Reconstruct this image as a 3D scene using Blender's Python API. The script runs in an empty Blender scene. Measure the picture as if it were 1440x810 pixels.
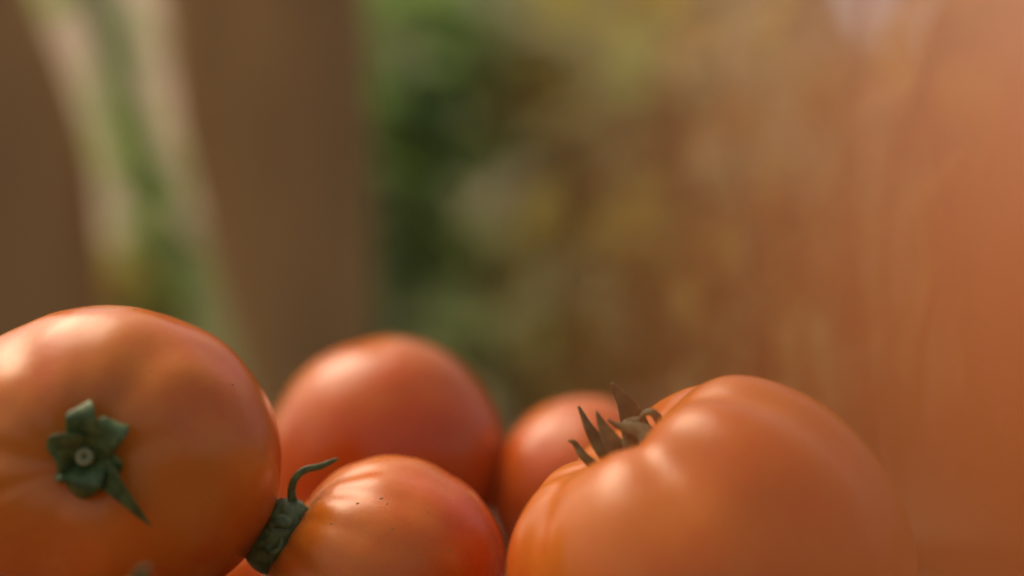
import bpy, math, random
import numpy as np
from mathutils import Vector, Quaternion, Matrix, noise

S = bpy.context.scene
COL = S.collection
R = math.radians

# ------------------------------------------------------------------ camera, sky, sun, exposure
CZ = 0.165                       # height of the lens above the ground, metres
cam = bpy.data.cameras.new("camera")
cam.lens = 50.0
cam.sensor_width = 36.0
cam.clip_start = 0.004
cam.clip_end = 200.0
cam.dof.use_dof = True
cam.dof.focus_distance = 0.357
cam.dof.aperture_fstop = 2.5
camo = bpy.data.objects.new("camera", cam)
COL.objects.link(camo)
camo.location = (0, 0, CZ)
camo.rotation_euler = (R(90), 0, 0)
S.camera = camo

SUN_EL, SUN_AZ = 58.0, -56.0     # degrees; azimuth from +Y (away from the camera) towards +X
world = bpy.data.worlds.new("World")
S.world = world
world.use_nodes = True
wn = world.node_tree
for n in list(wn.nodes):
    wn.nodes.remove(n)
sky = wn.nodes.new("ShaderNodeTexSky")
sky.sky_type = 'NISHITA'
sky.sun_disc = False
sky.sun_elevation = R(SUN_EL)
sky.sun_rotation = R(SUN_AZ)
sky.air_density = 1.0
sky.dust_density = 6.0
sky.ozone_density = 1.0
bg = wn.nodes.new("ShaderNodeBackground")
bg.inputs["Strength"].default_value = 0.135
wo = wn.nodes.new("ShaderNodeOutputWorld")
wn.links.new(sky.outputs[0], bg.inputs[0])
wn.links.new(bg.outputs[0], wo.inputs[0])

sun = bpy.data.lights.new("sun", 'SUN')
sun.energy = 1.15
sun.angle = R(42)
sun.color = (1.0, 0.965, 0.955)
suno = bpy.data.objects.new("sun", sun)
COL.objects.link(suno)
d = Vector((math.sin(R(SUN_AZ)) * math.cos(R(SUN_EL)), math.cos(R(SUN_AZ)) * math.cos(R(SUN_EL)), math.sin(R(SUN_EL))))
suno.rotation_euler = d.to_track_quat('Z', 'Y').to_euler()
suno.location = (-1, 1, 3)

S.render.engine = 'CYCLES'
S.cycles.use_denoising = True
S.cycles.max_bounces = 8
S.view_settings.view_transform = 'Standard'
S.view_settings.look = 'None'
S.view_settings.gamma = 1.0
S.view_settings.exposure = 0.41
S.view_settings.use_white_balance = True      # camera white balance set for open shade
S.view_settings.white_balance_temperature = 8700
S.view_settings.white_balance_tint = 14
S.view_settings.use_curve_mapping = False

# ------------------------------------------------------------------ helpers
K = 2000.0                       # photograph pixels per unit tangent


def P(px, py, Y):
    """World point seen at photograph pixel (px, py) at distance Y."""
    return Vector(((px - 720) / K * Y, Y, CZ - (py - 405) / K * Y))


def link(o, parent=None):
    COL.objects.link(o)
    if parent is not None:
        o.parent = parent
    return o


def tag(o, label=None, cat=None, group=None, kind=None):
    if label: o['label'] = label
    if cat: o['category'] = cat
    if group: o['group'] = group
    if kind: o['kind'] = kind
    return o


def empty(name, loc, rot=(0, 0, 0)):
    o = bpy.data.objects.new(name, None)
    o.empty_display_size = 0.01
    o.location = loc
    o.rotation_euler = rot
    COL.objects.link(o)
    return o


def mesh_obj(name, verts, faces, mat, parent=None, smooth=True, origin=None, mats=None, midx=None):
    """origin: world position of the parent Empty; verts are in world space."""
    v = np.asarray(verts, dtype=float)
    if origin is not None:
        v = v - np.asarray(origin, dtype=float)
    me = bpy.data.meshes.new(name)
    me.from_pydata(v.tolist(), [], [tuple(f) for f in faces])
    for m in (mats or [mat]):
        me.materials.append(m)
    if smooth:
        me.polygons.foreach_set("use_smooth", [True] * len(me.polygons))
    if midx is not None:
        me.polygons.foreach_set("material_index", midx)
    me.update()
    o = bpy.data.objects.new(name, me)
    return link(o, parent)


def bezier(pts, n):
    """Catmull-Rom through pts."""
    p = [np.array(q, dtype=float) for q in pts]
    p = [2 * p[0] - p[1]] + p + [2 * p[-1] - p[-2]]
    out = []
    m = len(p) - 3
    for i in range(n):
        t = i / (n - 1) * m
        k = min(int(t), m - 1)
        u = t - k
        a, b, c, e = p[k], p[k + 1], p[k + 2], p[k + 3]
        out.append(0.5 * ((2 * b) + (c - a) * u + (2 * a - 5 * b + 4 * c - e) * u * u + (3 * b - a - 3 * c + e) * u ** 3))
    return np.array(out)


def interp(vals, n):
    return np.interp(np.linspace(0, 1, n), np.linspace(0, 1, len(vals)), vals)


def sweep(path, widths, thick, up, n=22, m=14, curl=0.0, twist=(0, 0)):
    """Closed strap swept along path: width across, thickness along 'up', edges lifted by curl."""
    c = bezier(path, n)
    w = interp(widths, n)
    t = interp(thick, n)
    tw = np.linspace(twist[0], twist[1], n)
    verts, faces = [], []
    upv = Vector(up).normalized()
    prev = None
    for i in range(n):
        tan = Vector(c[min(i + 1, n - 1)] - c[max(i - 1, 0)]).normalized()
        if prev is None:
            side = tan.cross(upv).normalized()
        else:
            side = (prev - tan * prev.dot(tan)).normalized()
        prev = side.copy()
        sd = Quaternion(tan, R(tw[i])) @ side
        nv = sd.cross(tan).normalized()
        for j in range(m):
            a = 2 * math.pi * j / m
            u, v = math.cos(a), math.sin(a)
            off = sd * (u * w[i] / 2) + nv * (v * t[i] / 2 + curl * w[i] * (u * u - 0.35))
            verts.append(Vector(c[i]) + off)
    for i in range(n - 1):
        for j in range(m):
            a, b = i * m + j, i * m + (j + 1) % m
            faces.append((a, b, b + m, a + m))
    faces.append(tuple(range(m))[::-1])
    faces.append(tuple((n - 1) * m + j for j in range(m)))
    return [tuple(v) for v in verts], faces


def box(cx, cy, cz, sx, sy, sz, rng, bev=0.0012):
    """Chamfered, slightly warped board centred at c with full sizes s."""
    import bmesh
    bm = bmesh.new()
    bmesh.ops.create_cube(bm, size=1)
    for v in bm.verts:
        v.co = Vector((v.co.x * sx, v.co.y * sy, v.co.z * sz))
    bmesh.ops.bevel(bm, geom=bm.edges[:], offset=bev, segments=1, affect='EDGES')
    vs = [tuple(v.co + Vector((cx, cy, cz)) + Vector((rng.uniform(-1, 1), rng.uniform(-1, 1), rng.uniform(-1, 1))) * 0.0004) for v in bm.verts]
    bm.verts.index_update()
    fs = [tuple(v.index for v in f.verts) for f in bm.faces]
    bm.free()
    return vs, fs


# ------------------------------------------------------------------ materials
class NT:
    def __init__(s, name):
        s.m = bpy.data.materials.new(name)
        s.m.use_nodes = True
        s.t = s.m.node_tree
        s.n = s.t.nodes
        for x in list(s.n):
            s.n.remove(x)
        s.out = s.n.new("ShaderNodeOutputMaterial")

    def add(s, typ, **kw):
        x = s.n.new(typ)
        for k, v in kw.items():
            setattr(x, k, v)
        return x

    def l(s, a, b):
        s.t.links.new(a, b)

    def set(s, node, **kw):
        for k, v in kw.items():
            node.inputs[k.replace('_', ' ')].default_value = v

    def noise(s, vec, scale, detail=3, rough=0.5):
        x = s.add("ShaderNodeTexNoise")
        x.inputs["Scale"].default_value = scale
        x.inputs["Detail"].default_value = detail
        x.inputs["Roughness"].default_value = rough
        if vec is not None:
            s.l(vec, x.inputs["Vector"])
        return x.outputs["Fac"]

    def ramp(s, fac, stops, interp='EASE'):
        x = s.add("ShaderNodeValToRGB")
        x.color_ramp.interpolation = interp
        e = x.color_ramp.elements
        while len(e) < len(stops):
            e.new(0.5)
        for i, (p, c) in enumerate(stops):
            e[i].position = p
            e[i].color = c if len(c) == 4 else (*c, 1)
        s.l(fac, x.inputs[0])
        return x.outputs[0]

    def mix(s, fac, a, b, mode='MIX'):
        x = s.add("ShaderNodeMix", data_type='RGBA', blend_type=mode)
        for v, k in ((fac, 0), (a, 6), (b, 7)):
            if isinstance(v, (int, float)):
                x.inputs[k].default_value = v
            elif isinstance(v, tuple):
                x.inputs[k].default_value = (*v, 1) if len(v) == 3 else v
            else:
                s.l(v, x.inputs[k])
        return x.outputs[2]

    def math(s, op, a, b=0.0, c=0.0):
        x = s.add("ShaderNodeMath", operation=op)
        for i, v in enumerate((a, b, c)):
            if isinstance(v, (int, float)):
                x.inputs[i].default_value = v
            else:
                s.l(v, x.inputs[i])
        return x.outputs[0]


def mat_tomato(name, ripe, pale, streak, seed, rough=0.18):
    """Skin: ripe and paler orange mottling, yellower at the shoulder and redder below (partly painted shade), fine radial streaks, tiny pores."""
    t = NT(name)
    at = t.add("ShaderNodeAttribute", attribute_name="fruit")   # unit direction in the fruit's own frame, z = stem end
    mp = t.add("ShaderNodeMapping")
    mp.inputs["Location"].default_value = (seed * 3.1, seed * 1.7, seed * 0.9)
    t.l(at.outputs["Vector"], mp.inputs["Vector"])
    v = mp.outputs[0]
    sep = t.add("ShaderNodeSeparateXYZ")
    t.l(at.outputs["Vector"], sep.inputs[0])
    n1 = t.noise(v, 1.6, 3, 0.55)
    n2 = t.noise(v, 5.0, 4, 0.6)
    # radial streaks: squash the stem axis so the noise stretches from stem to tip
    m2 = t.add("ShaderNodeMapping")
    m2.inputs["Scale"].default_value = (9, 9, 0.5)
    t.l(at.outputs["Vector"], m2.inputs["Vector"])
    n3 = t.noise(m2.outputs[0], 1.6, 5, 0.65)
    sh = t.math('MULTIPLY_ADD', sep.outputs[2], 0.36, -0.07)  # shoulder tint, steepened so the redder underside also carries painted shade
    f = t.math('MULTIPLY_ADD', n1, 1.1, -0.40)
    f = t.math('MULTIPLY_ADD', n2, 0.35, f)
    f = t.math('MULTIPLY_ADD', n3, 0.35, f)
    f = t.math('ADD', f, sh)
    f = t.math('ADD', f, streak)
    col = t.ramp(f, [(0.25, ripe), (0.85, pale)])
    fine = t.noise(v, 90, 2, 0.5)
    col = t.mix(t.math('MULTIPLY', fine, 0.18), col, tuple(min(1, c * 1.5) for c in pale))
    # pores
    vo = t.add("ShaderNodeTexVoronoi")
    vo.inputs["Scale"].default_value = 55
    t.l(v, vo.inputs["Vector"])
    pore = t.ramp(vo.outputs["Distance"], [(0.02, (1, 1, 1)), (0.09, (0, 0, 0))])
    pm = t.math('MULTIPLY', pore, t.ramp(t.noise(v, 7, 2), [(0.5, (0, 0, 0)), (0.7, (1, 1, 1))]))
    col = t.mix(t.math('MULTIPLY', pm, 0.6), col, (0.62, 0.36, 0.14))
    # water-worn bloom changes the gloss a little
    rg = t.math('MULTIPLY_ADD', t.noise(v, 6, 5, 0.7), 0.16, rough - 0.07)
    b = t.add("ShaderNodeBsdfPrincipled")
    t.l(col, b.inputs["Base Color"])
    t.l(rg, b.inputs["Roughness"])
    t.set(b, IOR=1.42, Specular_IOR_Level=0.42, Subsurface_Weight=0.12, Subsurface_Scale=0.004)
    b.inputs["Subsurface Radius"].default_value = (1.0, 0.35, 0.12)
    b.inputs["Coat Weight"].default_value = 0.12
    b.inputs["Coat Roughness"].default_value = 0.16
    bp = t.add("ShaderNodeBump")
    bp.inputs["Strength"].default_value = 0.22
    bp.inputs["Distance"].default_value = 0.0007
    hh = t.math('MULTIPLY_ADD', n3, 0.6, t.math('MULTIPLY', t.noise(v, 130, 2), 0.45))
    hh = t.math('MULTIPLY_ADD', pm, 1.3, hh)
    t.l(hh, bp.inputs["Height"])
    t.l(bp.outputs[0], b.inputs["Normal"])
    t.l(b.outputs[0], t.out.inputs[0])
    return t.m


def mat_green(name, dark, light, rough=0.5, scale=350, sss=0.0):
    t = NT(name)
    tc = t.add("ShaderNodeTexCoord")
    n1 = t.noise(tc.outputs["Object"], scale, 4, 0.6)
    n2 = t.noise(tc.outputs["Object"], scale * 7, 2, 0.5)
    f = t.math('MULTIPLY_ADD', n2, 0.3, t.math('MULTIPLY_ADD', n1, 1.4, -0.35))
    col = t.ramp(f, [(0.2, dark), (0.9, light)])
    b = t.add("ShaderNodeBsdfPrincipled")
    t.l(col, b.inputs["Base Color"])
    b.inputs["Roughness"].default_value = rough
    b.inputs["Specular IOR Level"].default_value = 0.4
    bp = t.add("ShaderNodeBump")
    bp.inputs["Strength"].default_value = 0.35
    bp.inputs["Distance"].default_value = 0.0004
    t.l(t.math('MULTIPLY_ADD', n2, 0.5, n1), bp.inputs["Height"])
    t.l(bp.outputs[0], b.inputs["Normal"])
    t.l(b.outputs[0], t.out.inputs[0])
    return t.m


def mat_leaf(name, dark, light, trans=0.55):
    """Leaf: each leaf its own shade, light passes through the blade."""
    t = NT(name)
    ge = t.add("ShaderNodeNewGeometry")
    tc = t.add("ShaderNodeTexCoord")
    n1 = t.noise(tc.outputs["Object"], 30, 3)
    f = t.math('MULTIPLY_ADD', ge.outputs["Random Per Island"], 0.75, t.math('MULTIPLY', n1, 0.3))
    col = t.ramp(f, [(0.1, dark), (0.95, light)])
    b = t.add("ShaderNodeBsdfPrincipled")
    t.l(col, b.inputs["Base Color"])
    b.inputs["Roughness"].default_value = 0.5
    tr = t.add("ShaderNodeBsdfTranslucent")
    t.l(col, tr.inputs["Color"])
    mx = t.add("ShaderNodeMixShader")
    mx.inputs[0].default_value = trans
    t.l(b.outputs[0], mx.inputs[1])
    t.l(tr.outputs[0], mx.inputs[2])
    t.l(mx.outputs[0], t.out.inputs[0])
    return t.m


def mat_wood(name, dark, light, axis=2, scale=6.0):
    t = NT(name)
    tc = t.add("ShaderNodeTexCoord")
    mp = t.add("ShaderNodeMapping")
    s = [scale * 9] * 3
    s[axis] = scale
    mp.inputs["Scale"].default_value = s
    t.l(tc.outputs["Object"], mp.inputs["Vector"])
    n1 = t.noise(mp.outputs[0], 1.0, 6, 0.65)
    n2 = t.noise(tc.outputs["Object"], scale * 1.3, 3)
    f = t.math('MULTIPLY_ADD', n2, 0.5, t.math('MULTIPLY_ADD', n1, 0.9, -0.2))
    col = t.ramp(f, [(0.15, dark), (0.85, light)])
    b = t.add("ShaderNodeBsdfPrincipled")
    t.l(col, b.inputs["Base Color"])
    b.inputs["Roughness"].default_value = 0.75
    bp = t.add("ShaderNodeBump")
    bp.inputs["Strength"].default_value = 0.5
    bp.inputs["Distance"].default_value = 0.002
    t.l(n1, bp.inputs["Height"])
    t.l(bp.outputs[0], b.inputs["Normal"])
    t.l(b.outputs[0], t.out.inputs[0])
    return t.m


def mat_ground(name, dark, light):
    t = NT(name)
    tc = t.add("ShaderNodeTexCoord")
    n1 = t.noise(tc.outputs["Object"], 3, 6, 0.6)
    n2 = t.noise(tc.outputs["Object"], 45, 5, 0.7)
    col = t.ramp(t.math('MULTIPLY_ADD', n2, 0.7, t.math('MULTIPLY', n1, 0.4)), [(0.3, dark), (0.8, light)])
    b = t.add("ShaderNodeBsdfPrincipled")
    t.l(col, b.inputs["Base Color"])
    b.inputs["Roughness"].default_value = 0.95
    bp = t.add("ShaderNodeBump")
    bp.inputs["Distance"].default_value = 0.02
    t.l(n2, bp.inputs["Height"])
    t.l(bp.outputs[0], b.inputs["Normal"])
    t.l(b.outputs[0], t.out.inputs[0])
    return t.m


# ------------------------------------------------------------------ ground
def build_ground():
    n = 60
    xs = np.concatenate([-np.geomspace(60, 0.4, n // 2), np.geomspace(0.4, 60, n // 2)])
    ys = np.concatenate([-np.geomspace(40, 0.4, 12), np.geomspace(0.4, 110, n)])
    verts, faces = [], []
    for j, y in enumerate(ys):
        for i, x in enumerate(xs):
            far = max(0, math.hypot(x, y) - 0.8)
            z = noise.noise(Vector((x * 1.5, y * 1.5, 0))) * 0.015 * min(1, far) - 0.0005
            verts.append((x, y, z))
    w = len(xs)
    for j in range(len(ys) - 1):
        for i in range(w - 1):
            a = j * w + i
            faces.append((a, a + 1, a + w + 1, a + w))
    o = mesh_obj("ground", verts, faces, mat_ground("soil", (0.05, 0.033, 0.018), (0.17, 0.115, 0.06)))
    tag(o, kind="structure")


build_ground()


def build_bank():
    """grassy bank rising behind the bushes"""
    n, m = 50, 40
    verts, faces = [], []
    for j in range(m):
        t = j / (m - 1)
        for i in range(n):
            x = -0.75 + 6.0 * i / (n - 1)
            y = 2.0 + 4.2 * t
            z = (1.75 - 1.12 * math.exp(-((x - 1.58) / 0.32) ** 2)) * (t * t * (3 - 2 * t)) - 0.03 + 0.06 * noise.noise(Vector((x * 2, y * 2, 3))) + 0.02 * noise.noise(Vector((x * 9, y * 9, 1)))
            verts.append((x, y, z))
    for j in range(m - 1):
        for i in range(n - 1):
            a = j * n + i
            faces.append((a, a + 1, a + n + 1, a + n))
    o = mesh_obj("grassy_bank", verts, faces, mat_ground("meadow", (0.06, 0.09, 0.022), (0.16, 0.16, 0.045)))
    tag(o, kind="structure")


build_bank()

# ------------------------------------------------------------------ cream wall far behind
M_wall = mat_ground("cream_render", (0.74, 0.58, 0.42), (0.86, 0.70, 0.53))


# ------------------------------------------------------------------ wooden slabs behind the tomatoes
def build_slab(label, left, right, Y, ztop, mat, depth, seed):
    """left/right: functions z -> x giving the live edges; rounded in section."""
    rng = random.Random(seed)
    nz, m = 26, 28
    verts, faces = [], []
    for i in range(nz):
        z = ztop * i / (nz - 1) - 0.02
        xl, xr = left(z), right(z)
        cx, hw = (xl + xr) / 2, (xr - xl) / 2
        for j in range(m):
            a = 2 * math.pi * j / m
            c, s = math.cos(a), math.sin(a)
            u = math.copysign(abs(c) ** 0.75, c)
            v = math.copysign(abs(s) ** 0.75, s)
            w = 1 + 0.03 * noise.noise(Vector((u * 2 + seed, v * 2, z * 9)))
            verts.append((cx + hw * u * w, Y + depth / 2 * v * w, z))
    for i in range(nz - 1):
        for j in range(m):
            a, b = i * m + j, i * m + (j + 1) % m
            faces.append((a, b, b + m, a + m))
    faces.append(tuple(range(m))[::-1])
    faces.append(tuple((nz - 1) * m + j for j in range(m)))
    o = mesh_obj("wooden_slab", verts, faces, mat)
    tag(o, label, "wooden slab", "rough brown slabs standing behind the tomatoes")
    return o


M_slab = mat_wood("brown_wood", (0.33, 0.175, 0.060), (0.55, 0.305, 0.113), 2, 5)
SY = 0.95


def edge(pts):
    """live edge of a slab: height above the ground -> x"""
    zs = [CZ - (y - 405) / K * SY for _, y in pts][::-1]
    xs = [(x - 720) / K * SY for x, _ in pts][::-1]
    return lambda z: float(np.interp(z, zs, xs))


build_slab("broad dark brown slab leaning at the edge of the picture, before the pale gap",
           lambda z: P(-230, 0, SY).x - 0.1 * (z - CZ), edge([(-90, -520), (-10, -160), (48, 0), (92, 100), (128, 222), (150, 440), (190, 760)]), SY, 0.62, M_slab, 0.06, 3)
build_slab("brown slab between the pale slanting gap and the green bushes",
           edge([(205, -520), (218, -160), (230, 0), (254, 180), (298, 360), (345, 520), (405, 760)]), lambda z: P(516, 0, SY).x + 0.004 * math.sin(z * 9), SY, 0.58, M_slab, 0.07, 8)


# ------------------------------------------------------------------ foliage
def leaf_template(n=5, fold=0.18, droop=0.25):
    """Unit leaf: length 1 along +x, ovate with pointed tip, folded on the midrib."""
    v, f = [], []
    for i in range(n + 1):
        t = i / n
        w = 0.36 * math.sin(math.pi * t ** 0.8) ** 0.9 if 0 < t < 1 else 0.0
        z = -droop * t * t
        if i in (0, n):
            v.append((t, 0, z))
        else:
            v += [(t, -w, z + fold * w), (t, 0, z), (t, w, z + fold * w)]
    idx = [[0]] + [[1 + 3 * k, 2 + 3 * k, 3 + 3 * k] for k in range(n - 1)] + [[1 + 3 * (n - 1)]]
    a, b = idx[0][0], idx[1]
    f += [(a, b[0], b[1]), (a, b[1], b[2])]
    for k in range(1, n - 1):
        p, q = idx[k], idx[k + 1]
        f += [(p[0], q[0], q[1], p[1]), (p[1], q[1], q[2], p[2])]
    p, e = idx[n - 1], idx[n][0]
    f += [(p[0], e, p[1]), (p[1], e, p[2])]
    return np.array(v), f


LV, LF = leaf_template()


def scatter_leaves(clumps, rng):
    """clumps: (centre, radius, count, leaf length). Returns verts, faces of real leaves."""
    verts, faces = [], []
    base = 0
    for c, rad, cnt, ln in clumps:
        c = np.array(c)
        rr = np.array(rad if hasattr(rad, '__len__') else (rad, rad, rad))
        for _ in range(cnt):
            while True:
                p = np.array([rng.uniform(-1, 1) for _ in range(3)])
                if p @ p < 1:
                    break
            pos = c + p * rr
            if pos[2] < 0.02:
                continue
            out = Vector(p) + Vector((rng.uniform(-.6, .6), rng.uniform(-.6, .6), rng.uniform(-.5, .3)))
            if out.length < .1:
                out = Vector((1, 0, 0))
            q = out.to_track_quat('X', 'Z') @ Quaternion((1, 0, 0), rng.uniform(-0.9, 0.9))
            M = np.array(q.to_matrix())
            s = ln * rng.uniform(0.6, 1.25)
            vv = (LV * s * np.array([1, rng.uniform(.8, 1.2), 1])) @ M.T + pos
            verts.append(vv)
            faces += [tuple(i + base for i in f) for f in LF]
            base += len(LV)
    return np.concatenate(verts) if verts else np.zeros((0, 3)), faces


def tube(pts, r0, r1, n=10, m=7):
    c = bezier(pts, n)
    rr = np.linspace(r0, r1, n)
    verts, faces = [], []
    for i in range(n):
        tan = Vector(c[min(i + 1, n - 1)] - c[max(i - 1, 0)]).normalized()
        side = tan.cross(Vector((0.3, 1, 0.2))).normalized()
        nv = side.cross(tan)
        for j in range(m):
            a = 2 * math.pi * j / m
            verts.append(tuple(Vector(c[i]) + side * math.cos(a) * rr[i] + nv * math.sin(a) * rr[i]))
    for i in range(n - 1):
        for j in range(m):
            a, b = i * m + j, i * m + (j + 1) % m
            faces.append((a, b, b + m, a + m))
    faces.append(tuple((n - 1) * m + j for j in range(m)))
    return verts, faces


def plant(name, label, cat, base, sets, mstem, seed, group=None, stem_r=0.008):
    """sets: list of (material, clumps); a stem runs from the base to every fourth clump."""
    rng = random.Random(seed)
    e = tag(empty(name, base), label, cat, group)
    for mat, clumps in sets:
        v, f = scatter_leaves(clumps, rng)
        if len(v):
            mesh_obj("foliage", v, f, mat, e, origin=base)
    allc = [c for _, cl in sets for c in cl]
    for i, c in enumerate(allc):
        if i % 3 == 0:
            b = Vector(base) + Vector((rng.uniform(-.03, .03), rng.uniform(-.03, .03), 0))
            top = Vector(c[0])
            mid = (b * 0.55 + top * 0.45) + Vector((rng.uniform(-.03, .03), rng.uniform(-.03, .03), 0.03))
            v, f = tube([b, mid, top], stem_r, stem_r * 0.45)
            mesh_obj("stem", v, f, mstem, e, origin=base)
    return e


L_dark = mat_leaf("leaf_dark_green", (0.065, 0.105, 0.028), (0.12, 0.18, 0.05))
L_mid = mat_leaf("leaf_green", (0.11, 0.20, 0.06), (0.20, 0.32, 0.10))
L_olive = mat_leaf("leaf_olive", (0.19, 0.19, 0.045), (0.33, 0.29, 0.08))
L_pale = mat_leaf("leaf_pale_green", (0.12, 0.19, 0.055), (0.24, 0.31, 0.11))
L_lime = mat_leaf("leaf_lime", (0.26, 0.40, 0.10), (0.42, 0.56, 0.18))
L_gold = mat_leaf("leaf_golden", (0.30, 0.22, 0.05), (0.50, 0.36, 0.10))
L_tan = mat_leaf("leaf_dry_tan", (0.23, 0.19, 0.05), (0.40, 0.33, 0.09))
M_stem = mat_green("plant_stem", (0.05, 0.08, 0.02), (0.12, 0.15, 0.05), 0.6, 40)
M_stem_bright = mat_green("bright_stem", (0.12, 0.27, 0.05), (0.22, 0.40, 0.10), 0.5, 40)
M_twig = mat_wood("twig", (0.08, 0.05, 0.025), (0.17, 0.11, 0.05), 2, 20)


def C(px, py, Y, rpx, cnt, ln, flat=1.0):
    r = rpx / K * Y
    return (tuple(P(px, py, Y)), (r, r * flat, r), max(2, int(cnt * 0.5)), ln * 1.3)


# far hedge: one mass, with openings where the pale light comes through
def build_hedge():
    rng = random.Random(5)
    clumps = []
    for i in range(110):
        x = rng.uniform(-0.9, 4.4)
        z = rng.uniform(1.7, 2.6)
        y = rng.uniform(6.2, 7.0)
        px, py = 720 + x / y * K, 405 - (z - CZ) / y * K
        if abs(px - 1235) < 105 and -60 < py < 140:
            continue
        clumps.append(((x, y, z), 0.34, 60, 0.13))
    v, f = scatter_leaves(clumps, rng)
    o = mesh_obj("hedge", v, f, L_dark)
    tag(o, "dense dark hedge in the far background", "hedge", kind="stuff")


build_hedge()

plant("shrub", "dark green shrub right beside the brown slab", "shrub", (-0.14, 1.55, 0),
      [(L_mid, [C(590, 60, 1.5, 70, 40, .07), C(560, 290, 1.5, 55, 26, .07), C(600, 210, 1.55, 60, 16, .07), C(545, 180, 1.5, 40, 14, .07), C(590, 420, 1.5, 60, 26, .07), C(700, 20, 1.6, 70, 20, .07)]),
       (L_dark, [C(612, 140, 1.6, 34, 6, .06), C(595, 300, 1.65, 40, 8, .07), C(650, 540, 1.6, 60, 10, .07)]),
       (L_pale, [C(605, 475, 1.35, 42, 9, .07), C(690, 410, 1.35, 32, 5, .07)])], M_stem, 21, "bushes behind the tomatoes")
plant("shrub", "olive green shrub in the middle of the background", "shrub", (0.07, 1.65, 0),
      [(L_olive, [C(800, 340, 1.6, 80, 26, .07), C(780, 200, 1.6, 80, 36, .07), C(840, 80, 1.6, 80, 22, .07), C(860, 450, 1.6, 90, 26, .07), C(790, 520, 1.6, 80, 22, .07), C(750, 60, 1.7, 80, 30, .07), C(900, 250, 1.7, 90, 26, .07)]),
       (L_olive, [C(820, 300, 1.35, 60, 14, .05), C(850, 400, 1.35, 60, 14, .05), C(800, 480, 1.35, 60, 14, .05), C(900, 520, 1.4, 60, 14, .05), C(940, 350, 1.4, 70, 16, .05), C(1000, 450, 1.4, 70, 16, .05)]),
       (L_dark, [C(720, 560, 1.7, 60, 12, .08)]),
       (L_pale, [C(850, 100, 1.4, 26, 4, .06)])], M_stem, 22, "bushes behind the tomatoes")
plant("shrub", "golden brown dry shrub below the bright gap in the leaves", "shrub", (0.32, 1.7, 0),
      [(L_tan, [C(1000, 300, 1.65, 110, 24, .07), C(960, 460, 1.65, 110, 24, .07), C(1080, 420, 1.7, 110, 24, .07), C(1120, 560, 1.7, 110, 22, .07), C(960, 130, 1.7, 90, 20, .07), C(1150, 260, 1.7, 90, 20, .07)]),
       (L_gold, [C(1020, 60, 1.5, 50, 12, .07), C(1090, 175, 1.45, 36, 8, .06), C(1130, 60, 1.5, 26, 6, .05), C(1130, 380, 1.5, 30, 5, .06)]),
       (L_olive, [C(1050, 130, 1.8, 120, 14, .08)])], M_twig, 23, "bushes behind the tomatoes")
plant("shrub", "tan dry shrub at the far side of the bright gap", "shrub", (0.62, 1.7, 0),
      [(L_tan, [C(1330, 200, 1.7, 110, 24, .07), C(1400, 340, 1.7, 110, 24, .07), C(1280, 420, 1.7, 120, 24, .07), C(1420, 520, 1.7, 120, 22, .07), C(1400, 60, 1.7, 90, 20, .07), C(1250, 560, 1.7, 110, 20, .07)]),
       (L_gold, [C(1320, 90, 1.5, 40, 8, .07), C(1310, 340, 1.5, 30, 5, .06)])], M_twig, 24, "bushes behind the tomatoes")


# tall dry grass at the far side, long thin blades
def build_grass():
    rng = random.Random(31)
    base = Vector((0.36, 1.25, 0))
    e = tag(empty("tall_grass", base), "clump of tall dry grass with long thin golden blades", "grass")
    for mat, cnt in ((L_gold, 2), (L_tan, 5), (L_olive, 4)):
        V, F = [], []
        for _ in range(cnt):
            x = rng.uniform(-.10, .16)
            b = base + Vector((x, rng.uniform(-.12, .12), 0))
            top = b + Vector((rng.uniform(-.04, .14), rng.uniform(-.1, .05), rng.uniform(.25, .52)))
            mid = b * .5 + top * .5 + Vector((-.03, 0, .04))
            w = rng.uniform(.006, .013)
            v, f = sweep([b, mid, top], [w, w, w * .7, .001], [.0008] * 3, (rng.uniform(-.4, .4), -1, .2), n=10, m=6, curl=.2)
            k = len(V)
            V += v
            F += [tuple(i + k for i in q) for q in f]
        mesh_obj("blades", V, F, mat, e, origin=base)


build_grass()


# slender bright plant seen through the gap of the slabs
def build_gap_plant():
    base = Vector((P(262, 0, 1.3).x, 1.3, 0))
    e = tag(empty("climbing_plant", base), "bright green plant stem seen through the gap between brown slabs", "plant")
    v, f = tube([base, P(240, 430, 1.3), P(205, 260, 1.3), P(165, 120, 1.3), P(135, -20, 1.3), P(110, -160, 1.3)], 0.014, 0.011, 26, 9)
    mesh_obj("stem", v, f, M_stem_bright, e, origin=base)
    rng = random.Random(77)
    along = [(140, 0), (150, 60), (162, 115), (176, 170), (190, 220), (203, 270), (214, 320), (224, 370), (234, 420)]
    v, f = scatter_leaves([C(x, y, 1.3, 22, 5, .028) for x, y in along], rng)
    mesh_obj("foliage", v, f, L_lime, e, origin=base)
    v, f = scatter_leaves([C(190, 380, 1.28, 34, 12, .05), C(262, 420, 1.3, 30, 9, .05), C(190, 300, 1.36, 26, 5, .04), C(100, -40, 1.3, 30, 6, .05), C(205, 430, 1.3, 40, 6, .05)], rng)
    mesh_obj("foliage", v, f, L_pale, e, origin=base)
    v, f = scatter_leaves([C(x + 4, y, 2.3, 27, 12, .055) for x, y in along], rng)
    mesh_obj("foliage", v, f, L_lime, e, origin=base)
    v, f = scatter_leaves([C(188, 360, 1.26, 24, 8, .045), C(205, 425, 1.26, 30, 8, .045)], rng)
    mesh_obj("foliage", v, f, L_gold, e, origin=base)


build_gap_plant()


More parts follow.
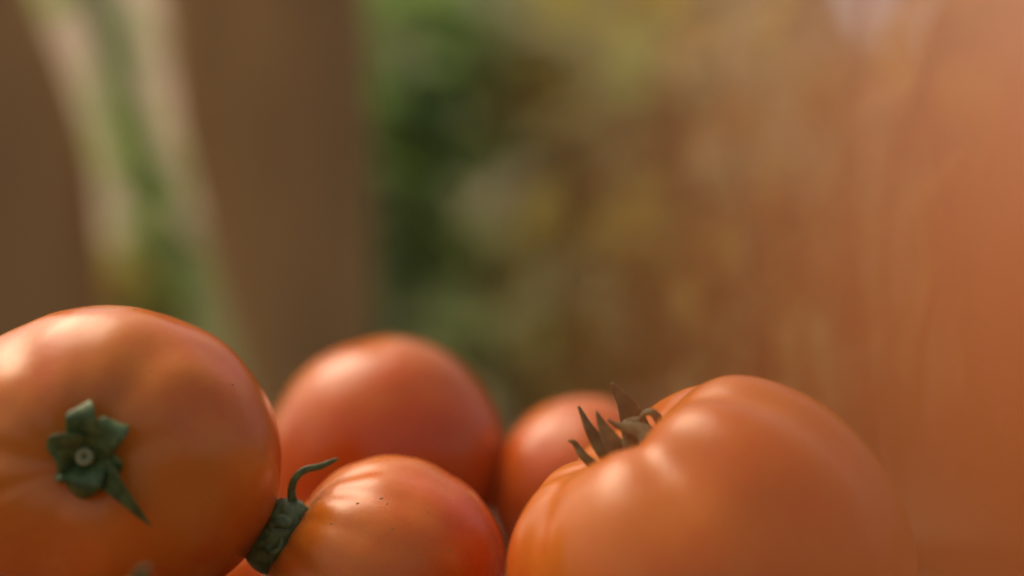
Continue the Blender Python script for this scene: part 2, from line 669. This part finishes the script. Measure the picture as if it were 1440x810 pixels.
def build_wall():
    v, f = box(0, 0, 0.64, 1.8, 0.2, 1.28, random.Random(2), 0.01)
    o = mesh_obj("garden_wall", v, f, M_wall, smooth=False)
    o.location = (-1.1, 3.9, 0)
    o.rotation_euler = (0, 0, R(-56))
    tag(o, "pale cream wall glimpsed through the gap between the slabs", "wall")


build_wall()

# ------------------------------------------------------------------ crate
M_crate = mat_wood("crate_wood", (0.10, 0.06, 0.03), (0.20, 0.13, 0.07), 0, 9)
M_crate_y = mat_wood("crate_wood_across", (0.10, 0.06, 0.03), (0.20, 0.13, 0.07), 1, 9)
FLOOR = CZ - 0.118


def build_crate():
    rng = random.Random(4)
    x0, x1, y0, y1 = -0.20, 0.22, -0.045, 0.575
    base = Vector(((x0 + x1) / 2, (y0 + y1) / 2, 0))
    e = tag(empty("wooden_crate", base), "shallow wooden slatted crate holding the tomatoes", "crate")

    def bx(name, mat, *a):
        v, f = box(*a, rng)
        return mesh_obj(name, v, f, mat, e, smooth=False, origin=base)
    # floor boards run along y
    n = 6
    w = (x1 - x0) / n
    for i in range(n):
        bx("floor_board", M_crate_y, x0 + w * (i + .5), (y0 + y1) / 2, FLOOR - .005, w - .004, y1 - y0, .01)
    for y in (y0 + .04, (y0 + y1) / 2, y1 - .04):
        bx("batten", M_crate, (x0 + x1) / 2, y, (FLOOR - .01) / 2, x1 - x0, .03, FLOOR - .0105)
    top = CZ - 0.097
    h = (top - FLOOR - .003)
    for y in (y0 - .0045, y1 + .0045):
        bx("end_slat", M_crate, (x0 + x1) / 2, y, FLOOR + .001 + h / 2, x1 - x0 + .02, .008, h)
    for x in (x0 - .0045, x1 + .0045):
        bx("side_slat", M_crate_y, x, (y0 + y1) / 2, FLOOR + .001 + h / 2, .008, y1 - y0 - .001, h)


build_crate()

# ------------------------------------------------------------------ tomatoes
GROUP = "ripe tomatoes heaped in the crate"


def fruit_mesh(center, Rx, H, axis, spin, lobes, dip=0.16, dipw=0.30, bot=0.05, depth=1.0, bump=0.015, seed=0, Ry=None, nrow=96, ncol=168, equator=0.3):
    """Closed lobed fruit. lobes: (angle deg, groove depth, width deg). Returns verts, faces, unit directions, rotation."""
    Ry = Ry or Rx
    q = Vector(axis).normalized().to_track_quat('Z', 'Y') @ Quaternion((0, 0, 1), R(spin))
    vs, dirs, fs = [], [], []
    for i in range(nrow + 1):
        ph = math.pi * (i / nrow) ** 1.25
        sp, cp = math.sin(ph), math.cos(ph)
        rho = max(sp, 0) ** 0.93
        z = math.copysign(abs(cp) ** 0.92, cp)
        if i in (0, nrow):
            rho = 0
        a_sh = (ph / 0.45) ** 2 / (1 + (ph / 0.45) ** 2)
        fall = equator + (1 - equator) * math.exp(-((ph - 0.65) / 0.62) ** 2) if ph > 0.65 else 1.0
        fall *= max(0.0, min(1.0, (math.pi - ph) / 1.1))
        cols = ncol if 0 < i < nrow else 1
        for j in range(cols):
            th = 2 * math.pi * j / ncol
            s = 0.0
            for (la, g, w) in lobes:
                dth = (math.degrees(th) - la + 180) % 360 - 180
                s -= g * math.exp(-(dth / w) ** 2) * (0.75 + 0.25 * math.cos(dth / w))
            r = rho
            zz = z
            if cp > 0:
                zz -= dip * (math.exp(-(r / dipw) ** 2) * 0.72 + math.exp(-(r / (dipw * 2.1)) ** 2) * 0.28)
            else:
                zz += bot * math.exp(-(r / 0.3) ** 2)
            dvec = Vector((r * math.cos(th), r * math.sin(th), zz))
            nb = noise.noise(dvec * 1.3 + Vector((seed, seed * 2.3, 0))) * bump * 1.6 + noise.noise(dvec * 3.2 + Vector((seed * 3, 1, seed))) * bump * 0.75
            k = 1 + depth * s * a_sh * fall + nb * min(1, ph * 2)
            loc = Vector((dvec.x * Rx * k, dvec.y * Ry * k, dvec.z * H * (1 + (k - 1) * 1.2)))
            vs.append(tuple(q @ loc + Vector(center)))
            dirs.append(tuple(dvec))
    def row(i, j):
        if i == 0: return 0
        if i == nrow: return 1 + (nrow - 1) * ncol
        return 1 + (i - 1) * ncol + j % ncol
    for i in range(nrow):
        for j in range(ncol):
            if i == 0:
                fs.append((0, row(1, j), row(1, j + 1)))
            elif i == nrow - 1:
                fs.append((row(i, j), row(nrow, 0), row(i, j + 1)))
            else:
                fs.append((row(i, j), row(i + 1, j), row(i + 1, j + 1), row(i, j + 1)))
    return vs, fs, dirs, q


def tomato(label, center, mat, **kw):
    vs, fs, dirs, q = fruit_mesh(center, **{k: v for k, v in kw.items()})
    zmin = min(v[2] for v in vs)
    base = Vector((center[0], center[1], zmin))
    e = tag(empty("tomato", base), label, "tomato", GROUP)
    o = mesh_obj("fruit", vs, fs, mat, e, origin=base)
    at = o.data.attributes.new("fruit", 'FLOAT_VECTOR', 'POINT')
    at.data.foreach_set("vector", np.array(dirs, dtype=np.float32).ravel())
    e["_q"] = tuple(q)
    pole = vs[0]
    return e, base, q, Vector(pole)


M_tomA = mat_tomato("tomato_skin_orange", (0.53, 0.088, 0.018), (0.56, 0.165, 0.026), 0.02, 1)
M_tomB = mat_tomato("tomato_skin_red", (0.49, 0.077, 0.016), (0.52, 0.135, 0.024), 0.06, 2)
M_tomC = mat_tomato("tomato_skin_vermilion", (0.51, 0.068, 0.012), (0.54, 0.145, 0.020), 0.04, 3, 0.26)
M_tomD = mat_tomato("tomato_skin_amber", (0.50, 0.074, 0.013), (0.53, 0.140, 0.021), 0.02, 4)
M_tomF = mat_tomato("tomato_skin_deep_red", (0.40, 0.100, 0.026), (0.43, 0.145, 0.036), 0.0, 5, 0.30)
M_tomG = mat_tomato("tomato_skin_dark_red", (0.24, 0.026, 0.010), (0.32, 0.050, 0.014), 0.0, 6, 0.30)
M_calyx = mat_green("calyx_green", (0.028, 0.062, 0.016), (0.10, 0.17, 0.055), 0.5)
M_calyx_fresh = mat_green("calyx_fresh_green", (0.04, 0.075, 0.020), (0.15, 0.21, 0.075), 0.42)
M_calyx_olive = mat_green("calyx_olive", (0.045, 0.045, 0.012), (0.13, 0.12, 0.038), 0.65)  # olive brown, browner than the other calyxes
M_cut = mat_green("stem_cut", (0.20, 0.24, 0.12), (0.34, 0.38, 0.22), 0.6)

# A: big one, stem end towards the lens
cA = P(150, 650, 0.365)
eA, bA, qA, pA = tomato("big orange tomato with its star shaped green stem end facing the camera", cA, M_tomA,
                        Rx=0.0445, Ry=0.0405, H=0.034, axis=(0.06, -1, 0.10), spin=0, seed=1.3, bump=0.020,
                        lobes=[(60, .05, 14), (118, .07, 12), (170, .06, 13), (200, .03, 8), (300, .04, 14), (20, .03, 14), (250, .05, 14), (88, .010, 9), (143, .012, 10), (40, .010, 10)], dip=0.20, dipw=0.26, depth=0.9, equator=0.12)
# B: round one behind
eB, bB, qB, pB = tomato("round red tomato at the back, directly behind the one with the curled green sepal", P(543, 641, 0.475), M_tomB,
                        Rx=0.0395, H=0.0385, axis=(-0.5, 0.45, 0.8), spin=40, seed=4.1,
                        lobes=[(30, .03, 14), (150, .03, 16), (260, .03, 14)], dip=0.06, dipw=0.22, depth=0.7)
# C: front centre, stem end to the left
eC, bC, qC, pC = tomato("glossy tomato in front with a curled green sepal rising from its side", P(534, 822, 0.378), M_tomC,
                        Rx=0.0345, H=0.0315, axis=(-0.84, -0.10, 0.54), spin=15, seed=7.7, bump=0.016,
                        lobes=[(a, .022 + .012 * ((i * 7) % 3), 6 + (i * 5) % 4) for i, a in enumerate((8, 31, 52, 80, 101, 128, 160, 185, 214, 239, 262, 291, 318, 340))], dip=0.16, dipw=0.34, depth=0.8, equator=0.1)
# D: large ribbed one to the right
eD, bD, qD, pD = tomato("large ribbed tomato with a tuft of pointed sepals standing on its top", P(992, 797, 0.345), M_tomD,
                        Rx=0.0515, Ry=0.0480, H=0.0470, axis=(-0.54, 0.02, 0.84), spin=0, seed=9.2, bump=0.014,
                        lobes=[(-100, .11, 13), (-55, .06, 11), (-140, .09, 12), (10, .13, 16), (165, .10, 10), (190, .07, 8), (60, .08, 12), (110, .08, 12)], dip=0.30, dipw=0.36, depth=1.0, equator=0.22)
# E: small one behind D
eE, bE, qE, pE = tomato("small blurred tomato half hidden behind the pointed sepals of the large ribbed one", P(822, 690, 0.465), M_tomB,
                        Rx=0.0300, H=0.0295, axis=(0.3, 0.7, 0.6), spin=10, seed=12.4,
                        lobes=[(30, .03, 14), (150, .03, 16), (260, .03, 14)], dip=0.06, dipw=0.22, depth=0.6)
# F: the one right in front of the lens, quite out of focus
eF, bF, qF, pF = tomato("tomato so near the lens that it melts into a red orange blur at the edge", (0.0316, 0.0395, CZ - 0.0015), M_tomF,
                        Rx=0.0250, H=0.0225, axis=(0.05, 0.05, 1), spin=0, seed=15.0,
                        lobes=[(30, .03, 14), (150, .03, 16), (260, .03, 14)], dip=0.1, dipw=0.25, depth=0.6)
# tomatoes below, which carry the ones in view
low = [("tomato under the big orange one, only a dark sepal tip showing at the bottom edge", (-0.088, 0.312, CZ - 0.0965), 0.0275),
       ("tomato low in the gap between the big orange one and the green stub", (-0.078, 0.425, CZ - 0.0945), 0.0245),
       ("tomato under the blurred one nearest the lens", (0.040, 0.043, CZ - 0.0695), 0.0475),
       ("tomato wedged beside the crate wall, next to the one nearest the lens", (0.142, 0.080, CZ - 0.077), 0.0400),
       ("small tomato hidden beneath the round red one at the back", (-0.028, 0.500, CZ - 0.0955), 0.0230)]
lowE = []
for i, (lab, c, r) in enumerate(low):
    lowE.append(tomato(lab, c, M_tomG if i in (2, 3) else M_tomB, Rx=r, H=r * 0.95, axis=(0.3 * (-1) ** i, 0.5 - 0.2 * i, 1), spin=60 * i, seed=20 + i,
                       lobes=[(30, .03, 14), (150, .03, 16), (260, .03, 14)], dip=0.1, dipw=0.25, depth=0.6, nrow=48, ncol=80))


# ------------------------------------------------------------------ calyxes
def strap(parent, base, name, path, widths, thick, up, mat, **kw):
    v, f = sweep(path, widths, thick, up, **kw)
    return mesh_obj(name, v, f, mat, parent, origin=base)


def child_of(part, e, base, name, v, f, mat):
    """sub-part: same frame as its part (parts sit at their thing's origin)."""
    return mesh_obj(name, v, f, mat, part, origin=base)


def disc(center, axis, r, h, cone=0.6, m=20):
    q = Vector(axis).normalized().to_track_quat('Z', 'Y')
    v, f = [], []
    prof = [(r, -h * .4), (r * .95, h * .1), (r * .6, h * .4), (r * cone * .6, h * .8), (0.0001, h)]
    for (rr, z) in prof:
        for j in range(m):
            a = 2 * math.pi * j / m
            k = 1 + 0.10 * math.sin(5 * a)
            v.append(tuple(q @ Vector((rr * k * math.cos(a), rr * k * math.sin(a), z)) + Vector(center)))
    for i in range(len(prof) - 1):
        for j in range(m):
            a, b = i * m + j, i * m + (j + 1) % m
            f.append((a, b, b + m, a + m))
    return v, f


def ring_stub(center, axis, r, h, m=18):
    """short stalk with a hollow end"""
    q = Vector(axis).normalized().to_track_quat('Z', 'Y')
    prof = [(r * 1.35, -h), (r * 1.1, -h * .3), (r, 0), (r * .85, h * .08), (r * .5, h * .04), (r * .28, -h * .05), (r * .2, -h * .35), (0.00001, -h * .4)]
    v, f = [], []
    for (rr, z) in prof:
        for j in range(m):
            a = 2 * math.pi * j / m
            v.append(tuple(q @ Vector((rr * math.cos(a), rr * math.sin(a), z)) + Vector(center)))
    for i in range(len(prof) - 1):
        for j in range(m):
            a, b = i * m + j, i * m + (j + 1) % m
            f.append((a, b, b + m, a + m))
    return v, f


# --- A: star with rolled lobes
def calyx_A():
    Y0 = pA.y - 0.001
    ax = qA @ Vector((0, 0, 1))
    c0 = P(119, 641, Y0)
    v, f = disc(c0, ax, 0.0062, 0.0016)
    cal = mesh_obj("calyx", v, f, M_calyx, eA, origin=bA)

    def S_(pts, w, t, up=(0, -1, 0), **kw):
        v, f = sweep([P(x, y, Y0 + dy) for x, y, dy in pts], w, t, up, **kw)
        child_of(cal, eA, bA, "sepal", v, f, M_calyx)
    mm = 0.001
    # top lobe, its tip curling back so that the pale underside of the curl shows
    dome = [1.15, 1.05, 1, 1, 1, .98, .94, .84, .62, .08]
    S_([(120, 641, 0.5 * mm), (117, 612, -4.4 * mm), (115, 590, -6.4 * mm), (113, 576, -5.6 * mm), (112, 573, -3.2 * mm)], [7.6 * mm * k for k in dome], [1.9 * mm] * 8 + [1.4 * mm, .6 * mm], curl=0.13, n=36)
    # upper right lobe
    S_([(122, 641, 0.5 * mm), (141, 622, -4.4 * mm), (154, 608, -6.2 * mm), (162, 597, -5.4 * mm), (163, 595, -3.2 * mm)], [8.0 * mm * k for k in dome], [1.9 * mm] * 8 + [1.4 * mm, .6 * mm], curl=0.13, n=36)
    # left lobe: broad, blunt, edges standing up
    S_([(120, 642, 0.5 * mm), (98, 634, -4.6 * mm), (80, 629, -5.4 * mm), (66, 630, -4.2 * mm)], [11.5 * mm, 12 * mm, 11.5 * mm, 10.5 * mm, 9 * mm, 7.5 * mm, 6 * mm, 3.5 * mm, .6 * mm], [1.7 * mm] * 8 + [.5 * mm], curl=0.17, n=34)
    # bottom lobe folded back over a pale rim
    S_([(119, 648, 0.5 * mm), (116, 664, -2.4 * mm), (114, 676, -4.6 * mm), (112, 685, -4.2 * mm), (110, 698, -1.2 * mm)], [10 * mm, 12.5 * mm, 13 * mm, 12 * mm, 10.5 * mm, 8.5 * mm, 6 * mm, 2 * mm], [1.9 * mm] * 7 + [.6 * mm], curl=0.05, n=34)
    # right web between the lobes
    S_([(122, 648, 0.5 * mm), (140, 652, -2.2 * mm), (158, 660, -3.4 * mm), (166, 664, -2.2 * mm)], [9 * mm, 10 * mm, 9 * mm, 6 * mm, 2 * mm], [1.7 * mm] * 5, curl=0.14)
    # long pointed sepal
    S_([(134, 656, -1.5 * mm), (150, 668, -3.6 * mm), (163, 683, -4.6 * mm), (181, 704, -5 * mm), (198, 724, -4.5 * mm), (213, 740, -4 * mm)], [8.5 * mm, 7.5 * mm, 5.4 * mm, 3.8 * mm, 2.2 * mm, 0.3 * mm], [1.6 * mm, 1.6 * mm, 1.3 * mm, 1.2 * mm, 1.0 * mm, 0.3 * mm], curl=0.2, twist=(0, 35))
    # stalk stub
    v, f = ring_stub(P(118, 642, Y0 - 3.6 * mm), ax, 0.0021, 0.0040)
    child_of(cal, eA, bA, "stalk_stub", v, f, M_cut)


calyx_A()


# --- C: chunky calyx seen from the side, one sepal curling up and over
def calyx_C():
    Y0 = 0.372
    ax = (qC @ Vector((0, 0, 1)))
    mm = 0.001
    end = [.25, .8, .96, 1, 1, 1, .98, .95, .8, .3]
    v, f = sweep([P(421, 706, Y0), P(407, 728, Y0 - .003), P(389, 752, Y0 - .004), P(373, 776, Y0 - .003), P(360, 796, Y0 - .001)], [.0135 * k for k in end], [.0105 * k for k in end], (-.2, -.9, .3), n=36, m=24)
    cal = mesh_obj("calyx", v, f, M_calyx_fresh, eC, origin=bC)

    def S_(pts, w, t, up, **kw):
        v, f = sweep([P(x, y, Y0 + dy) for x, y, dy in pts], w, t, up, **kw)
        child_of(cal, eC, bC, "sepal", v, f, M_calyx_fresh)
    # the long curling one
    S_([(424, 732, -3 * mm), (414, 712, -4 * mm), (410, 692, -4.5 * mm), (415, 673, -4.5 * mm), (429, 661, -4 * mm), (450, 656, -3 * mm), (464, 650, -2 * mm), (475, 645, -1.5 * mm)],
       [4.0 * mm, 2.9 * mm, 2.1 * mm, 2.0 * mm, 1.9 * mm, 1.7 * mm, 1.4 * mm, .7 * mm], [2.2 * mm, 1.7 * mm, 1.5 * mm, 1.5 * mm, 1.4 * mm, 1.2 * mm, 1.0 * mm, .5 * mm], (0, -1, 0), n=40, curl=0.1)
    # broad sepals curling outwards like rolled tongues
    S_([(424, 736, 0), (410, 729, -3 * mm), (396, 722, -3 * mm), (386, 712, -1 * mm)], [7 * mm, 8 * mm, 7 * mm, 5 * mm], [1.8 * mm] * 4, (-.2, -.7, .7), curl=0.15)
    # pale rim along the upper edge of the stub
    S_([(424, 742, -6.5 * mm), (408, 734, -8 * mm), (392, 732, -8.5 * mm), (378, 738, -8 * mm)], [3.5 * mm, 4.2 * mm, 4.0 * mm, 2.5 * mm], [1.2 * mm] * 4, (-.1, -.8, .6), curl=-0.1)
    # rolled sepal end, seen as a small open tube
    v, f = ring_stub(P(384, 766, Y0 - 9.5 * mm), (-0.35, -0.75, 0.55), 0.0030, 0.0060)
    child_of(cal, eC, bC, "rolled_sepal", v, f, M_calyx_fresh)


calyx_C()


# --- D: tuft of pointed sepals
def calyx_D():
    Y0 = 0.345
    ax = (qD @ Vector((0, 0, 1)))
    mm = 0.001
    v, f = disc(P(880, 650, Y0 + .002), ax, 0.0085, 0.003)
    cal = mesh_obj("calyx", v, f, M_calyx_olive, eD, origin=bD)

    def S_(pts, w, t, up, **kw):
        v, f = sweep([P(x, y, Y0 + dy) for x, y, dy in pts], w, t, up, **kw)
        child_of(cal, eD, bD, "sepal", v, f, M_calyx_olive)
    tp = [1.3 * mm, 1.3 * mm, 1.2 * mm, 1.1 * mm, .9 * mm, .6 * mm]
    # far left thin one
    S_([(862, 668, -1 * mm), (835, 655, -1 * mm), (820, 642, -1 * mm), (812, 630, 0), (806, 622, 0), (799, 620, 0)], [4 * mm, 3.6 * mm, 3 * mm, 2.2 * mm, 1.3 * mm, .5 * mm], tp, (.5, -.6, .7), curl=0.15)
    # tall left
    S_([(868, 664, 0), (852, 640, -1 * mm), (838, 622, 0), (827, 602, 0), (820, 586, 1 * mm), (813, 571, 1 * mm)], [7 * mm, 6.6 * mm, 5.2 * mm, 3.6 * mm, 2.0 * mm, .8 * mm], tp, (.6, -.7, .3), curl=0.16, twist=(0, 20))
    # second, in front
    S_([(902, 664, -4 * mm), (880, 650, -5 * mm), (866, 632, -5 * mm), (853, 612, -4 * mm), (845, 596, -3 * mm), (838, 578, -2 * mm)], [8 * mm, 7.2 * mm, 5.8 * mm, 4.0 * mm, 2.4 * mm, .5 * mm], tp, (.5, -.8, .4), curl=0.18, twist=(0, -15))
    # broad one bent over, pale spine on top, tip to the left
    S_([(934, 630, -5 * mm), (920, 615, -4 * mm), (902, 604, -3 * mm), (882, 600, -3 * mm), (866, 597, -3 * mm), (854, 590, -3 * mm)], [9 * mm, 10 * mm, 7 * mm, 4.5 * mm, 2 * mm, .6 * mm], tp, (-.1, -.25, 1), curl=-0.25)
    S_([(915, 650, -3 * mm), (905, 630, -4 * mm), (892, 612, -3 * mm), (880, 602, -2 * mm)], [10 * mm, 11 * mm, 9 * mm, 4 * mm], [1.4 * mm] * 4, (.3, -.9, .3), curl=0.12)
    # tall back one
    S_([(900, 620, 4 * mm), (892, 600, 5 * mm), (885, 582, 5 * mm), (877, 565, 5 * mm), (868, 552, 5 * mm), (860, 538, 5 * mm)], [7.5 * mm, 7.4 * mm, 6.4 * mm, 4.4 * mm, 2.4 * mm, .7 * mm], tp, (.3, -.9, .2), curl=0.14)
    # looped one on the right
    S_([(902, 610, 3 * mm), (900, 592, 1 * mm), (906, 581, -1 * mm), (916, 579, -2 * mm), (925, 588, -2 * mm), (930, 602, -2 * mm), (928, 618, -1 * mm)], [2.2 * mm, 2.2 * mm, 2.2 * mm, 2.4 * mm, 3.2 * mm, 3.4 * mm, 2.5 * mm], [1.0 * mm] * 7, (.3, -.6, .8), n=30, curl=0.1)
    # short stalk stub
    v, f = ring_stub(P(888, 592, Y0 + 1 * mm), (-.25, -.1, 1), 0.0024, 0.007)
    child_of(cal, eD, bD, "stalk_stub", v, f, M_calyx_olive)


calyx_D()


# --- small corky blemishes on the skins in focus
def blemishes(e, base, spots, mat):
    fr = [c for c in e.children if c.name.startswith("fruit")][0]
    co = np.array([v.co for v in fr.data.vertices]) + np.array(base)
    px = 720 + co[:, 0] / co[:, 1] * K
    py = 405 - (co[:, 2] - CZ) / co[:, 1] * K
    V, F = [], []
    for (x, y, r) in spots:
        near = np.where((px - x) ** 2 + (py - y) ** 2 < 64)[0]
        if not len(near):
            continue
        front = near[co[near, 1] < co[near, 1].min() + 0.004]
        i = front[np.argmin((px[front] - x) ** 2 + (py[front] - y) ** 2)]
        n = Vector(fr.data.vertices[int(i)].normal)
        q = n.to_track_quat('Z', 'Y')
        m = 9
        k = len(V)
        for rr, z in ((1.0, -0.15), (0.8, 0.22), (0.35, 0.36)):
            for j in range(m):
                a = 2 * math.pi * j / m
                w = r * rr * (1 + 0.25 * math.sin(3 * a + x))
                V.append(tuple(q @ Vector((w * math.cos(a) * 1.3, w * math.sin(a), z * r)) + Vector(co[i])))
        for g in range(2):
            for j in range(m):
                p, p2 = k + g * m + j, k + g * m + (j + 1) % m
                F.append((p, p2, p2 + m, p + m))
        F.append(tuple(k + 2 * m + j for j in range(m)))
    if V:
        tag(mesh_obj("blemish", V, F, mat, e, origin=base), kind="stuff")


M_cork = mat_green("corky_blemish", (0.22, 0.09, 0.03), (0.42, 0.22, 0.09), 0.7)
blemishes(eC, bC, [(452, 690, .00030), (466, 679, .00024), (503, 709, .00036), (536, 700, .00040), (542, 707, .00028), (556, 742, .00026), (465, 738, .00032), (628, 775, .00028), (533, 668, .00026), (600, 720, .0002)], M_cork)
blemishes(eA, bA, [(326, 538, .00030), (78, 441, .00034), (190, 436, .00032), (250, 600, .00024), (300, 700, .00026), (60, 560, .00026), (210, 520, .00022)], M_cork)
blemishes(eD, bD, [(770, 690, .00030), (812, 740, .00028), (1000, 620, .00030), (1100, 534, .00034), (900, 760, .00026)], M_cork)


# --- dark sepal tip below A
def calyx_G():
    e, base, q, pole = lowE[0]
    v, f = disc(P(196, 840, 0.303), (0.2, -.5, .8), 0.006, 0.002)
    cal = mesh_obj("calyx", v, f, M_calyx, e, origin=base)
    v, f = sweep([P(190, 845, .303), P(192, 822, .300), P(197, 806, .299), P(206, 800, .299), P(214, 799, .299)], [.003, .0026, .002, .0014, .0006], [.001] * 5, (0, -1, 0))
    child_of(cal, e, base, "sepal", v, f, M_calyx)


calyx_G()

for o in bpy.data.objects:
    if "_q" in o:
        del o["_q"]
